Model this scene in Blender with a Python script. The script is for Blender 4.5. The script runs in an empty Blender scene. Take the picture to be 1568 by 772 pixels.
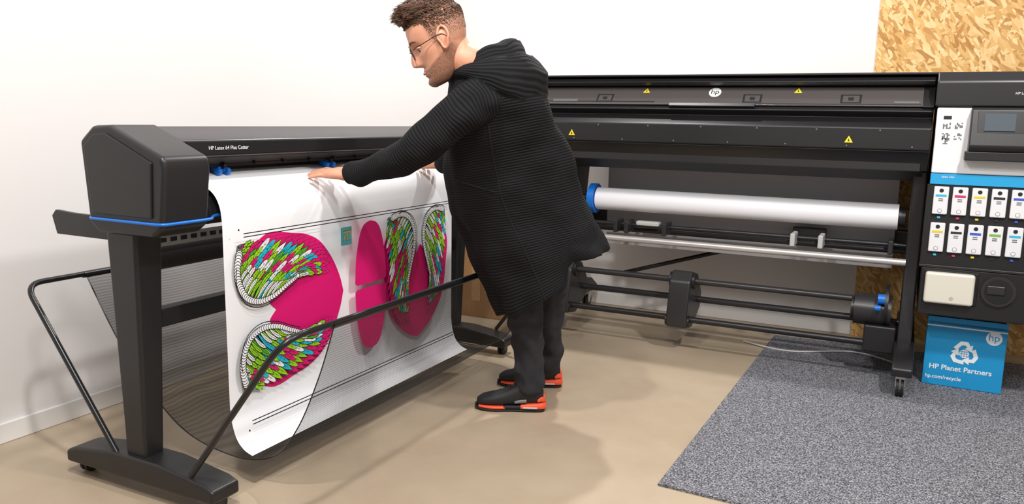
import bpy, bmesh, math, random
from mathutils import Vector, Matrix, noise
from mathutils.bvhtree import BVHTree
from mathutils.interpolate import poly_3d_calc
random.seed(7)
sc = bpy.context.scene
sc.view_settings.view_transform = 'Standard'

# ------------------------------------------------------------------ materials
def lin(c):
    c = c/255.0
    return c/12.92 if c <= 0.04045 else ((c+0.055)/1.055)**2.4
def col(t): return (lin(t[0]), lin(t[1]), lin(t[2]), 1.0)
MATS = {}
def mat(name, rgb, rough=0.5, metal=0.0, var=0.0, vscale=8.0, bump=0.0, bscale=60.0, spec=0.5, alpha=1.0, sss=0.0):
    if name in MATS: return MATS[name]
    m = bpy.data.materials.new(name); m.use_nodes = True
    nt = m.node_tree; b = nt.nodes['Principled BSDF']
    b.inputs['Base Color'].default_value = col(rgb)
    b.inputs['Roughness'].default_value = rough
    b.inputs['Metallic'].default_value = metal
    b.inputs['Specular IOR Level'].default_value = spec
    b.inputs['Alpha'].default_value = alpha
    if sss:
        b.inputs['Subsurface Weight'].default_value = sss
        b.inputs['Subsurface Radius'].default_value = (0.01, 0.004, 0.002)
    tc = nt.nodes.new('ShaderNodeTexCoord')
    if var:
        n = nt.nodes.new('ShaderNodeTexNoise'); n.inputs['Scale'].default_value = vscale; n.inputs['Detail'].default_value = 5
        nt.links.new(tc.outputs['Object'], n.inputs['Vector'])
        r = nt.nodes.new('ShaderNodeValToRGB')
        c = col(rgb)
        r.color_ramp.elements[0].position = 0.3; r.color_ramp.elements[1].position = 0.7
        r.color_ramp.elements[0].color = tuple(x*(1-var) for x in c[:3])+(1,)
        r.color_ramp.elements[1].color = tuple(min(1, x*(1+var)) for x in c[:3])+(1,)
        nt.links.new(n.outputs['Fac'], r.inputs['Fac']); nt.links.new(r.outputs['Color'], b.inputs['Base Color'])
    if bump:
        n2 = nt.nodes.new('ShaderNodeTexNoise'); n2.inputs['Scale'].default_value = bscale; n2.inputs['Detail'].default_value = 3
        nt.links.new(tc.outputs['Object'], n2.inputs['Vector'])
        bp = nt.nodes.new('ShaderNodeBump'); bp.inputs['Strength'].default_value = bump; bp.inputs['Distance'].default_value = 0.004
        nt.links.new(n2.outputs['Fac'], bp.inputs['Height']); nt.links.new(bp.outputs['Normal'], b.inputs['Normal'])
    MATS[name] = m
    return m

M_wall = mat('wall_paint', (224,221,220), 0.7, var=0.015, vscale=1.5, bump=0.05, bscale=120)
M_base = mat('baseboard_paint', (232,230,228), 0.4)
M_blk = mat('machine_black', (29,28,30), 0.38, var=0.08, vscale=3, bump=0.06, bscale=500)
M_blk2 = mat('machine_charcoal', (43,41,43), 0.34, var=0.05, vscale=3)
M_dark = mat('dark_recess', (16,16,18), 0.6)
M_tube = mat('powder_coated_tube', (24,24,26), 0.3)
M_gloss = mat('smoked_cover', (84,79,78), 0.12, spec=0.6)
M_grey = mat('grey_plastic', (110,110,112), 0.45)
M_lgrey = mat('light_grey_plastic', (185,184,182), 0.4)
M_white = mat('white_plastic', (230,230,232), 0.35)
M_blue = mat('blue_trim', (20,110,205), 0.35)
M_cyan = mat('light_blue_strip', (40,160,215), 0.4)
M_steel = mat('brushed_aluminium', (205,200,198), 0.35, metal=0.6)
M_paper = mat('print_paper', (240,240,243), 0.5, spec=0.3)
M_roll = mat('roll_paper', (236,236,241), 0.4)
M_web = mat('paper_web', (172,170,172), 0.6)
M_yel = mat('warning_yellow', (245,215,40), 0.5)
M_beige = mat('beige_bottle', (222,217,202), 0.4)
M_screen = mat('screen_glass', (84,92,100), 0.1)
M_txt = mat('white_lettering', (235,235,235), 0.5)
M_txtd = mat('dark_lettering', (30,30,35), 0.5)
M_skin = mat('skin', (212,150,122), 0.5, var=0.12, vscale=25, bump=0.2, bscale=220, sss=0.12)
M_hair = mat('brown_hair', (88,60,42), 0.5, var=0.35, vscale=60)
M_jean = mat('black_denim', (40,41,46), 0.85, var=0.25, vscale=18, bump=0.3, bscale=300)
M_shoeb = mat('shoe_black', (24,24,26), 0.6, bump=0.3, bscale=400)
M_orange = mat('shoe_orange', (240,92,58), 0.4)
M_wire = mat('glasses_metal', (60,50,45), 0.3, metal=0.8)
M_card = mat('cardboard', (170,128,86), 0.8, var=0.08)
M_bbox = mat('blue_carton', (22,150,208), 0.5, var=0.03)
M_cw = mat('carton_white', (240,243,245), 0.6)
M_rubber = mat('caster_rubber', (30,30,30), 0.6)
M_key = [mat('ink_cyan',(60,180,215)), mat('ink_magenta',(205,50,110)), mat('ink_yellow',(225,200,60)), mat('ink_black',(40,40,40)), mat('ink_blue',(60,90,200)), mat('ink_green',(120,180,80))]

def floor_mat():
    m = bpy.data.materials.new('beige_resin_floor'); m.use_nodes = True; nt = m.node_tree; b = nt.nodes['Principled BSDF']
    tc = nt.nodes.new('ShaderNodeTexCoord')
    n = nt.nodes.new('ShaderNodeTexNoise'); n.inputs['Scale'].default_value = 1.6; n.inputs['Detail'].default_value = 8; n.inputs['Roughness'].default_value=0.65
    r = nt.nodes.new('ShaderNodeValToRGB'); r.color_ramp.elements[0].position=.3; r.color_ramp.elements[1].position=.72
    r.color_ramp.elements[0].color = col((166,148,125)); r.color_ramp.elements[1].color = col((184,167,144))
    nt.links.new(tc.outputs['Object'], n.inputs['Vector']); nt.links.new(n.outputs['Fac'], r.inputs['Fac']); nt.links.new(r.outputs['Color'], b.inputs['Base Color'])
    n2 = nt.nodes.new('ShaderNodeTexNoise'); n2.inputs['Scale'].default_value = 9; n2.inputs['Detail'].default_value=6
    r2 = nt.nodes.new('ShaderNodeMapRange'); r2.inputs['To Min'].default_value=.3; r2.inputs['To Max'].default_value=.55
    nt.links.new(tc.outputs['Object'], n2.inputs['Vector']); nt.links.new(n2.outputs['Fac'], r2.inputs['Value']); nt.links.new(r2.outputs['Result'], b.inputs['Roughness'])
    bp = nt.nodes.new('ShaderNodeBump'); bp.inputs['Strength'].default_value=.06; bp.inputs['Distance'].default_value=.01
    nt.links.new(n2.outputs['Fac'], bp.inputs['Height']); nt.links.new(bp.outputs['Normal'], b.inputs['Normal'])
    return m
def carpet_mat():
    m = bpy.data.materials.new('grey_speckled_carpet'); m.use_nodes = True; nt = m.node_tree; b = nt.nodes['Principled BSDF']
    b.inputs['Roughness'].default_value = .95; b.inputs['Specular IOR Level'].default_value=.1
    tc = nt.nodes.new('ShaderNodeTexCoord')
    n = nt.nodes.new('ShaderNodeTexNoise'); n.inputs['Scale'].default_value = 190; n.inputs['Detail'].default_value = 2
    r = nt.nodes.new('ShaderNodeValToRGB'); e = r.color_ramp.elements
    e[0].position=.34; e[0].color=col((58,58,62)); e[1].position=.7; e[1].color=col((176,177,184))
    x = e.new(.5); x.color = col((108,108,113))
    nt.links.new(tc.outputs['Object'], n.inputs['Vector']); nt.links.new(n.outputs['Fac'], r.inputs['Fac']); nt.links.new(r.outputs['Color'], b.inputs['Base Color'])
    bp = nt.nodes.new('ShaderNodeBump'); bp.inputs['Strength'].default_value=.6; bp.inputs['Distance'].default_value=.004
    nt.links.new(n.outputs['Fac'], bp.inputs['Height']); nt.links.new(bp.outputs['Normal'], b.inputs['Normal'])
    return m
def osb_mat():
    m = bpy.data.materials.new('oriented_strand_board'); m.use_nodes = True; nt = m.node_tree; b = nt.nodes['Principled BSDF']
    b.inputs['Roughness'].default_value = .65
    tc = nt.nodes.new('ShaderNodeTexCoord')
    prev = None
    for i,(ang,sx,sz) in enumerate([(15,16,60),(70,18,64),(-35,14,52),(120,20,70)]):
        mp = nt.nodes.new('ShaderNodeMapping'); mp.inputs['Rotation'].default_value=(0,math.radians(ang),0); 
        mp2 = nt.nodes.new('ShaderNodeMapping'); mp2.inputs['Scale'].default_value=(sx,0.0,sz); mp2.inputs['Location'].default_value=(i*3.3,0,i*1.7)
        nt.links.new(tc.outputs['Object'], mp.inputs['Vector']); nt.links.new(mp.outputs['Vector'], mp2.inputs['Vector'])
        v = nt.nodes.new('ShaderNodeTexVoronoi'); v.inputs['Scale'].default_value=1.0
        nt.links.new(mp2.outputs['Vector'], v.inputs['Vector'])
        sp = nt.nodes.new('ShaderNodeSeparateColor'); nt.links.new(v.outputs['Color'], sp.inputs['Color'])
        r = nt.nodes.new('ShaderNodeValToRGB'); e=r.color_ramp.elements
        e[0].position=0; e[0].color=col((176,122,58)); e[1].position=1; e[1].color=col((236,206,152)); x=e.new(.5); x.color=col((216,170,100))
        nt.links.new(sp.outputs['Red'], r.inputs['Fac'])
        if prev is None: prev=r.outputs['Color']
        else:
            gt = nt.nodes.new('ShaderNodeMath'); gt.operation='GREATER_THAN'; gt.inputs[1].default_value=.55
            nt.links.new(sp.outputs['Green'], gt.inputs[0])
            mx = nt.nodes.new('ShaderNodeMix'); mx.data_type='RGBA'
            nt.links.new(gt.outputs[0], mx.inputs[0]); nt.links.new(prev, mx.inputs[6]); nt.links.new(r.outputs['Color'], mx.inputs[7])
            prev = mx.outputs[2]
    nt.links.new(prev, b.inputs['Base Color'])
    bp = nt.nodes.new('ShaderNodeBump'); bp.inputs['Strength'].default_value=.25; bp.inputs['Distance'].default_value=.004
    nt.links.new(prev, bp.inputs['Height']); nt.links.new(bp.outputs['Normal'], b.inputs['Normal'])
    return m
def net_mat():
    m = bpy.data.materials.new('black_mesh_fabric'); m.use_nodes = True; nt = m.node_tree; b = nt.nodes['Principled BSDF']
    b.inputs['Base Color'].default_value = col((26,25,26)); b.inputs['Roughness'].default_value=.8
    tc = nt.nodes.new('ShaderNodeTexCoord')
    w = nt.nodes.new('ShaderNodeTexNoise'); w.inputs['Scale'].default_value=2.5
    nt.links.new(tc.outputs['Object'], w.inputs['Vector'])
    r = nt.nodes.new('ShaderNodeMapRange'); r.inputs['From Min'].default_value=.3; r.inputs['From Max'].default_value=.7; r.inputs['To Min'].default_value=.40; r.inputs['To Max'].default_value=.56
    nt.links.new(w.outputs['Fac'], r.inputs['Value'])
    wv = nt.nodes.new('ShaderNodeTexWave'); wv.wave_type='BANDS'; wv.bands_direction='Z'; wv.inputs['Scale'].default_value=34; wv.inputs['Distortion'].default_value=9; wv.inputs['Detail'].default_value=1; wv.inputs['Detail Scale'].default_value=.12
    nt.links.new(tc.outputs['Object'], wv.inputs['Vector'])
    w2 = nt.nodes.new('ShaderNodeMapRange'); w2.inputs['To Max'].default_value=.16; nt.links.new(wv.outputs['Fac'], w2.inputs['Value'])
    ad = nt.nodes.new('ShaderNodeMath'); nt.links.new(r.outputs['Result'], ad.inputs[0]); nt.links.new(w2.outputs['Result'], ad.inputs[1])
    nt.links.new(ad.outputs[0], b.inputs['Alpha'])
    return m
def coat_mat():
    m = bpy.data.materials.new('ribbed_black_knit'); m.use_nodes = True; nt = m.node_tree; b = nt.nodes['Principled BSDF']
    b.inputs['Roughness'].default_value=.9; b.inputs['Specular IOR Level'].default_value=.2
    a = nt.nodes.new('ShaderNodeAttribute'); a.attribute_name='rib'
    mu = nt.nodes.new('ShaderNodeMath'); mu.operation='MULTIPLY'; mu.inputs[1].default_value=2*math.pi/.0098
    si = nt.nodes.new('ShaderNodeMath'); si.operation='SINE'
    nt.links.new(a.outputs['Fac'], mu.inputs[0]); nt.links.new(mu.outputs[0], si.inputs[0])
    mr = nt.nodes.new('ShaderNodeMapRange'); mr.inputs['From Min'].default_value=-1; 
    nt.links.new(si.outputs[0], mr.inputs['Value'])
    r = nt.nodes.new('ShaderNodeValToRGB'); r.color_ramp.elements[0].color=col((14,14,15)); r.color_ramp.elements[1].color=col((33,33,35))
    nt.links.new(mr.outputs['Result'], r.inputs['Fac']); nt.links.new(r.outputs['Color'], b.inputs['Base Color'])
    bp = nt.nodes.new('ShaderNodeBump'); bp.inputs['Strength'].default_value=.6; bp.inputs['Distance'].default_value=.0025
    nt.links.new(mr.outputs['Result'], bp.inputs['Height']); nt.links.new(bp.outputs['Normal'], b.inputs['Normal'])
    return m
def head_mat():
    m = bpy.data.materials.new('face_skin'); m.use_nodes = True; nt = m.node_tree; b = nt.nodes['Principled BSDF']
    b.inputs['Roughness'].default_value=.5; b.inputs['Subsurface Weight'].default_value=.1; b.inputs['Subsurface Radius'].default_value=(.01,.004,.002)
    a = nt.nodes.new('ShaderNodeAttribute'); a.attribute_name='beard'
    tc = nt.nodes.new('ShaderNodeTexCoord'); n = nt.nodes.new('ShaderNodeTexNoise'); n.inputs['Scale'].default_value=420
    nt.links.new(tc.outputs['Object'], n.inputs['Vector'])
    m1 = nt.nodes.new('ShaderNodeMapRange'); m1.inputs['From Min'].default_value=.35; m1.inputs['From Max'].default_value=.6; m1.inputs['To Min'].default_value=.5
    nt.links.new(n.outputs['Fac'], m1.inputs['Value'])
    mu = nt.nodes.new('ShaderNodeMath'); mu.operation='MULTIPLY'; nt.links.new(a.outputs['Fac'], mu.inputs[0]); nt.links.new(m1.outputs['Result'], mu.inputs[1])
    mx = nt.nodes.new('ShaderNodeMix'); mx.data_type='RGBA'; mx.inputs[6].default_value=col((212,152,124)); mx.inputs[7].default_value=col((92,62,46))
    nt.links.new(mu.outputs[0], mx.inputs[0]); nt.links.new(mx.outputs[2], b.inputs['Base Color'])
    return m
M_floor=floor_mat(); M_carpet=carpet_mat(); M_osb=osb_mat(); M_net=net_mat(); M_coat=coat_mat(); M_head=head_mat()
M_seam=mat('coat_seam',(12,12,13),.9)

# ------------------------------------------------------------------ helpers
def empty(name, loc):
    e = bpy.data.objects.new(name, None); e.empty_display_size=.1; e.location=loc; sc.collection.objects.link(e); return e
def attach(o, parent):
    if parent is not None:
        o.parent = parent; o.matrix_parent_inverse = Matrix.Translation(-Vector(parent.location))
def mesh_obj(name, verts, faces, mats, parent=None, smooth=False, midx=None, bevel=0, bseg=3):
    me = bpy.data.meshes.new(name); me.from_pydata([tuple(v) for v in verts], [], faces)
    if not isinstance(mats,(list,tuple)): mats=[mats]
    for m in mats: me.materials.append(m)
    if midx:
        for p,i in zip(me.polygons, midx): p.material_index=i
    bm = bmesh.new(); bm.from_mesh(me)
    if not midx: bmesh.ops.recalc_face_normals(bm, faces=bm.faces)
    bm.to_mesh(me); bm.free()
    if smooth:
        for p in me.polygons: p.use_smooth=True
    o = bpy.data.objects.new(name, me); sc.collection.objects.link(o); attach(o,parent)
    if bevel:
        b = o.modifiers.new('bevel','BEVEL'); b.width=bevel; b.segments=bseg; b.limit_method='ANGLE'; b.angle_limit=math.radians(30)
        for p in me.polygons: p.use_smooth=True
        try: b.harden_normals=True
        except Exception: pass
    return o
def box(name, x, y, z, m, parent=None, bevel=0.0):
    v=[(a,b,c) for a in x for b in y for c in z]
    f=[(0,1,3,2),(4,6,7,5),(0,4,5,1),(2,3,7,6),(0,2,6,4),(1,5,7,3)]
    return mesh_obj(name, v, f, m, parent, bevel=bevel)
def extrude(name, prof, axis, a0, a1, m, parent=None, bevel=0.0, scale1=None):
    n=len(prof); v=[]
    for a in (a0,a1):
        for p in prof:
            if axis=='Y': v.append((p[0],a,p[1]))
            elif axis=='X': v.append((a,p[0],p[1]))
            else: v.append((p[0],p[1],a))
    f=[tuple(range(n)), tuple(range(2*n-1,n-1,-1))]
    for i in range(n):
        j=(i+1)%n; f.append((i,j,n+j,n+i))
    return mesh_obj(name, v, f, m, parent, bevel=bevel)
def catmull(pts, n):
    out=[]; P=[tuple(p) for p in pts]; L=len(P)
    for i in range(L-1):
        p0=P[max(i-1,0)]; p1=P[i]; p2=P[i+1]; p3=P[min(i+2,L-1)]
        for k in range(n):
            t=k/n
            out.append(tuple(.5*((2*b)+(-a+c)*t+(2*a-5*b+4*c-d)*t*t+(-a+3*b-3*c+d)*t**3) for a,b,c,d in zip(p0,p1,p2,p3)))
    out.append(P[-1]); return out
def round_path(pts, rad, n=6):
    pts=[Vector(p) for p in pts]; out=[pts[0]]
    for i in range(1,len(pts)-1):
        a=(pts[i-1]-pts[i]); b=(pts[i+1]-pts[i]); r=min(rad,a.length*.45,b.length*.45)
        A=pts[i]+a.normalized()*r; B=pts[i]+b.normalized()*r
        for k in range(n+1):
            t=k/n; out.append(A*(1-t)**2+pts[i]*2*t*(1-t)+B*t*t)
    out.append(pts[-1]); return out
def tube_data(pts, radii, seg=16, samples=1, ref=(0,0,1), flat=1.0, roundcap=True):
    if not isinstance(radii,(list,tuple)): radii=[radii]*len(pts)
    P=[tuple(p)+(r,) for p,r in zip(pts,radii)]
    if samples>1: P=catmull(P,samples)
    C=[Vector(p[:3]) for p in P]; R=[max(p[3],1e-4) for p in P]
    if roundcap:
        t0=(C[0]-C[1]).normalized(); t1=(C[-1]-C[-2]).normalized(); r0=R[0]; r1=R[-1]
        pre=[(C[0]+t0*r0*s, r0*c) for s,c in ((.95,.3),(.75,.66),(.4,.92))]
        post=[(C[-1]+t1*r1*s, r1*c) for s,c in ((.4,.92),(.75,.66),(.95,.3))]
        C=[a for a,_ in pre]+C+[a for a,_ in post]; R=[b for _,b in pre]+R+[b for _,b in post]
    verts=[]; faces=[]; vc=[]; N=None; s=0
    for i,c in enumerate(C):
        T=(C[min(i+1,len(C)-1)]-C[max(i-1,0)]).normalized()
        if N is None:
            rf=Vector(ref); 
            if abs(T.dot(rf))>.95: rf=Vector((1,0,0))
            N=(rf-T*T.dot(rf)).normalized()
        else: N=(N-T*T.dot(N)).normalized()
        B=T.cross(N)
        if i: s+=(c-C[i-1]).length
        for k in range(seg):
            a=2*math.pi*k/seg
            verts.append(c+N*math.cos(a)*R[i]*flat+B*math.sin(a)*R[i]); vc.append(s)
    for i in range(len(C)-1):
        for k in range(seg):
            k2=(k+1)%seg
            faces.append((i*seg+k,i*seg+k2,(i+1)*seg+k2,(i+1)*seg+k))
    faces.append(tuple(range(seg-1,-1,-1))); b=(len(C)-1)*seg; faces.append(tuple(range(b,b+seg)))
    return verts,faces,vc
def tube(name, pts, r, m, parent=None, seg=16, samples=1, ref=(0,0,1), flat=1.0, roundcap=False):
    v,f,_=tube_data(pts,r,seg,samples,ref,flat,roundcap)
    o=mesh_obj(name,v,f,m,parent,smooth=True)
    if not roundcap:
        for p in o.data.polygons:
            if len(p.vertices)>4: p.use_smooth=False
        e=o.modifiers.new('es','EDGE_SPLIT'); e.split_angle=math.radians(50)
    return o
def cyl(name,p0,p1,r,m,parent=None,seg=32,r1=None):
    return tube(name,[p0,p1],[r, r if r1 is None else r1],m,parent,seg)
class Acc:
    def __init__(s): s.v=[]; s.f=[]; s.c=[]
    def add(s,d,off=0.0):
        v,f,c=d; n=len(s.v); s.v+=list(v); s.f+=[tuple(i+n for i in q) for q in f]; s.c+=[x+off for x in c]
def remesh(name, acc, m, parent, voxel, smooth_it=3, fac=.5, xf=None):
    me=bpy.data.meshes.new(name+'_src'); V=[tuple(v) for v in acc.v]
    if xf: V=[tuple(xf(Vector(v))) for v in V]
    me.from_pydata(V,[],acc.f)
    bm=bmesh.new(); bm.from_mesh(me); bmesh.ops.recalc_face_normals(bm,faces=bm.faces); bm.to_mesh(me); bm.free()
    o=bpy.data.objects.new(name,me); sc.collection.objects.link(o)
    r=o.modifiers.new('r','REMESH'); r.mode='VOXEL'; r.voxel_size=voxel; r.use_smooth_shade=True
    if smooth_it:
        s=o.modifiers.new('s','SMOOTH'); s.iterations=smooth_it; s.factor=fac
    dg=bpy.context.evaluated_depsgraph_get(); dg.update()
    nm=bpy.data.meshes.new_from_object(o.evaluated_get(dg)); o.modifiers.clear(); o.data=nm
    nm.materials.clear(); nm.materials.append(m)
    for p in nm.polygons: p.use_smooth=True; p.material_index=0
    attach(o,parent)
    return o, V
def text(name, body, size, M, m, parent, align='CENTER', ext=.0004, bold=0):
    cu=bpy.data.curves.new(name,'FONT'); cu.body=body; cu.size=size; cu.extrude=ext; cu.align_x=align; cu.align_y='CENTER'; cu.offset=bold
    o=bpy.data.objects.new(name,cu); sc.collection.objects.link(o)
    dg=bpy.context.evaluated_depsgraph_get(); me=bpy.data.meshes.new_from_object(o.evaluated_get(dg))
    bpy.data.objects.remove(o); me.transform(M); me.materials.clear(); me.materials.append(m)
    o=bpy.data.objects.new(name,me); sc.collection.objects.link(o); attach(o,parent); return o
RX=Matrix.Rotation(math.pi/2,4,'X'); RZ=Matrix.Rotation(math.pi/2,4,'Z')
def face_my(x,y,z,tilt=0): return Matrix.Translation((x,y,z))@Matrix.Rotation(tilt,4,'X')@RX
def face_px(x,y,z,tilt=0): return Matrix.Translation((x,y,z))@Matrix.Rotation(tilt,4,'Y')@RZ@RX
def disc(name, c, r, m, parent, normal='-Y', th=.002, seg=32):
    c=Vector(c); d={'-Y':Vector((0,-1,0)),'X':Vector((1,0,0)),'Z':Vector((0,0,1))}[normal]
    return cyl(name,c,c+d*th,r,m,parent,seg)
def caster(name,x,y,m_parent,r=.035,z0=0.0,top=.1,metal=False):
    cyl(name+'_wheel_a',(x-.016,y,z0+r),(x-.004,y,z0+r),r,M_rubber,m_parent,24)
    cyl(name+'_wheel_b',(x+.004,y,z0+r),(x+.016,y,z0+r),r,M_rubber,m_parent,24)
    cyl(name+'_hub',(x-.018,y,z0+r),(x+.018,y,z0+r),r*.45,M_steel if metal else M_blk2,m_parent,20)
    extrude(name+'_fork',[(y-.02,z0+r),(y+.02,z0+r),(y+.035,top),(y-.02,top)],'X',x-.02,x+.02,M_steel if metal else M_blk2,m_parent,bevel=.004)

# ------------------------------------------------------------------ room
box('floor',(-2.98,4.0),(-3.0,5.0),(-.1,0),M_floor)
box('wall_left',(-2.98,-2.88),(-3.0,4.9),(0,3.3),M_wall)
box('wall_back',(-2.98,4.0),(4.9,5.0),(0,3.3),M_wall)
box('baseboard_left',(-2.88,-2.866),(-3.0,4.886),(0,.075),M_base,bevel=.004)
box('baseboard_back',(-2.88,-.24),(4.886,4.9),(0,.075),M_base,bevel=.004)
box('osb_panel',(-.235,4.0),(4.882,4.9),(0.0,3.3),M_osb)
cm=mesh_obj('carpet',[(-.665,2.455,.001),(4,2.25,.001),(4,4.85,.001),(-.62,4.62,.001),(-.665,2.455,.009),(4,2.25,.009),(4,4.85,.009),(-.62,4.62,.009)],
   [(0,3,2,1),(4,5,6,7),(0,1,5,4),(1,2,6,5),(2,3,7,6),(3,0,4,7)],M_carpet)

# ------------------------------------------------------------------ cutting plotter
C=empty('cutting_plotter',(-2.1,2.6,0))
capprof=[(-2.225,1.115),(-2.165,1.16),(-2.09,1.163),(-1.875,1.075),(-1.868,1.04),(-1.89,.87),(-1.93,.842),(-2.17,.842),(-2.205,.87)]
for nm,y0,y1 in (('end_cap_near',1.56,1.73),('end_cap_far',3.47,3.62)):
    o=extrude(nm,capprof,'Y',y0,y1,M_blk,C,bevel=.014)
extrude('end_cap_face',[(-2.20,1.10),(-2.155,1.135),(-2.10,1.138),(-1.915,1.06),(-1.925,.90),(-2.18,.90)],'Y',1.554,1.57,M_blk,C,bevel=.004)
trim=round_path([(-2.207,1.70,.884),(-2.207,1.556,.884),(-1.884,1.556,.884),(-1.884,1.735,.884),(-1.947,1.80,.884),(-1.947,3.45,.884)],.03)
tube('blue_trim_line',trim,.0048,M_blue,C,8)
beam=[(-2.20,1.10),(-2.15,1.155),(-2.09,1.158),(-1.985,1.118),(-1.978,1.066),(-2.03,1.06),(-2.20,1.06)]
extrude('beam_cover',beam,'Y',1.72,3.48,M_blk2,C,bevel=.006)
box('beam_label_panel',(-1.984,-1.9765),(1.74,3.47),(1.072,1.112),M_blk,C)
text('beam_label','HP Latex 64 Plus Cutter',.017,face_px(-1.9755,1.905,1.092),M_txt,C,ext=.0002)
box('carriage_rail',(-2.10,-2.045),(1.72,3.48),(1.035,1.06),M_grey,C,.003)
box('carriage_recess',(-2.19,-2.10),(1.72,3.48),(.99,1.06),M_dark,C)
box('rail_lip',(-2.046,-2.035),(1.72,3.48),(1.028,1.036),M_blk,C)
plat=[(-2.20,1.0),(-2.06,.992),(-2.0,.966),(-1.965,.94),(-1.95,.90),(-1.95,.875),(-1.97,.855),(-2.19,.855)]
extrude('platen_body',plat,'Y',1.72,3.48,M_blk,C,bevel=.005)
box('platen_slot',( -2.05,-1.985),(1.735,1.79),(.985,.99),M_steel,C)
for i,y in enumerate((1.93,2.47,2.78,3.36)):
    box('pinch_block_%d'%i,(-2.072,-2.035),(y-.018,y+.018),(1.010,1.030),M_blue,C,.005)
    cyl('pinch_wheel_%d'%i,(-2.035,y-.026,1.012),(-2.035,y-.012,1.012),.012,M_blue,C,20)
    cyl('pinch_wheel_b%d'%i,(-2.035,y+.012,1.012),(-2.035,y+.026,1.012),.012,M_blue,C,20)
    box('pinch_arm_%d'%i,(-2.06,-2.02),(y-.006,y+.006),(1.02,1.038),M_dark,C,.003)
for i in range(12):
    y=1.8+i*.14
    box('beam_clip_%d'%i,(-2.052,-2.03),(y-.006,y+.006),(1.03,1.042),M_dark,C)
for nm,y in (('near',1.64),('far',3.54)):
    v=[]
    for z,xa,xb,ya,yb in ((.09,-2.165,-2.075,y-.035,y+.035),(.845,-2.175,-2.045,y-.05,y+.05)):
        v+=[(xa,ya,z),(xb,ya,z),(xb,yb,z),(xa,yb,z)]
    mesh_obj('post_'+nm,v,[(0,3,2,1),(4,5,6,7),(0,1,5,4),(1,2,6,5),(2,3,7,6),(3,0,4,7)],M_blk,C,bevel=.012)
    fp=[(-2.44,.045),(-2.44,.085),(-2.40,.10),(-2.22,.125),(-2.0,.125),(-1.81,.10),(-1.77,.085),(-1.77,.045)]
    extrude('foot_'+nm,fp,'Y',y-.055,y+.055,M_blk,C,bevel=.01)
    for k,x in enumerate((-2.40,-1.81)):
        caster('caster_%s_%d'%(nm,k),x,y,C,.026,0,.06)
box('cross_member',(-2.15,-2.10),(1.66,3.52),(.52,.58),M_blk,C,.006)
for nm,y in (('near',1.66),('far',3.50)):
    extrude('roll_bracket_'+nm,[(-2.10,.87),(-2.10,.80),(-2.50,.80),(-2.52,.86),(-2.50,.88),(-2.42,.875)],'Y',y-.008,y+.008,M_blk,C,bevel=.003)
tube('cradle_bar_a',[(-2.30,1.66,.83),(-2.30,3.5,.83)],.018,M_blk2,C,20)
tube('cradle_bar_b',[(-2.45,1.66,.83),(-2.45,3.5,.83)],.018,M_blk2,C,20)
box('perforated_strip',(-2.19,-2.184),(1.72,3.46),(.765,.805),M_lgrey,C)
for i in range(40): box('strip_hole_%d'%i,(-2.184,-2.182),(1.75+i*.042,1.775+i*.042),(.778,.792),M_blk,C)
tube('rear_media_roll',[(-2.36,1.78,.70),(-2.36,3.36,.70)],.05,mat('dark_media',(62,58,58),.6),C,32)
hf=round_path([(-1.87,1.60,.115),(-1.51,1.62,.585),(-1.51,3.56,.585),(-1.87,3.58,.115)],.09,8)
tube('front_hoop',hf,.0098,M_tube,C,14)
hr=round_path([(-2.20,1.60,.115),(-2.64,1.62,.62),(-2.64,3.56,.62),(-2.20,3.58,.115)],.06,8)
tube('rear_hoop',hr,.0098,M_tube,C,14)
netp=catmull([(-1.51,.575),(-1.575,.40),(-1.665,.22),(-1.77,.105),(-1.95,.07),(-2.2,.13),(-2.45,.35),(-2.64,.62)],8)
v=[];f=[];ny=24
for i in range(ny+1):
    y=1.84+(3.40-1.84)*i/ny
    for (x,z) in netp:
        sag=.012*math.sin(i/ny*math.pi)
        v.append((x,y,z-sag*(1 if .1<z<.5 else 0)))
n=len(netp)
for i in range(ny):
    for k in range(n-1): f.append((i*n+k,i*n+k+1,(i+1)*n+k+1,(i+1)*n+k))
mesh_obj('catch_net',v,f,M_net,C,smooth=True)
for k,y in enumerate((1.84,3.40)):
    tube('net_hem_%d'%k,[(x,y,z) for x,z in netp],.0022,M_tube,C,6)
tube('net_sleeve_front',[(-1.51,1.83,.582),(-1.51,3.41,.582)],.0125,M_tube,C,12)
tube('net_sleeve_rear',[(-2.64,1.83,.618),(-2.64,3.41,.618)],.0125,M_tube,C,12)

# ------------------------------------------------------------------ printed sheet
S=empty('printed_sheet',(-1.91,2.5,.5))
top=catmull([(-2.10,1.012),(-2.04,1.000),(-1.985,.978),(-1.94,.950),(-1.917,.91),(-1.91,.86)],6)
bot=catmull([(-1.91,.26),(-1.903,.205),(-1.885,.155),(-1.855,.125),(-1.82,.112)],6)
prof=top+[(-1.91,.7),(-1.91,.5),(-1.91,.35)]+bot
def px(z):
    if .26<=z<=.86: return -1.91
    for a,b in zip(bot,bot[1:]):
        if b[1]<=z<=a[1]:
            t=(a[1]-z)/(a[1]-b[1]+1e-9); return a[0]+(b[0]-a[0])*t
    return -1.91
v=[];f=[];ny=30;n=len(prof);Y0,Y1=1.80,3.19
for i in range(ny+1):
    y=Y0+(Y1-Y0)*i/ny
    for x,z in prof: v.append((x,y,z))
for i in range(ny):
    for k in range(n-1): f.append((i*n+k,i*n+k+1,(i+1)*n+k+1,(i+1)*n+k))
mesh_obj('paper',v,f,M_paper,S,smooth=True)
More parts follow.
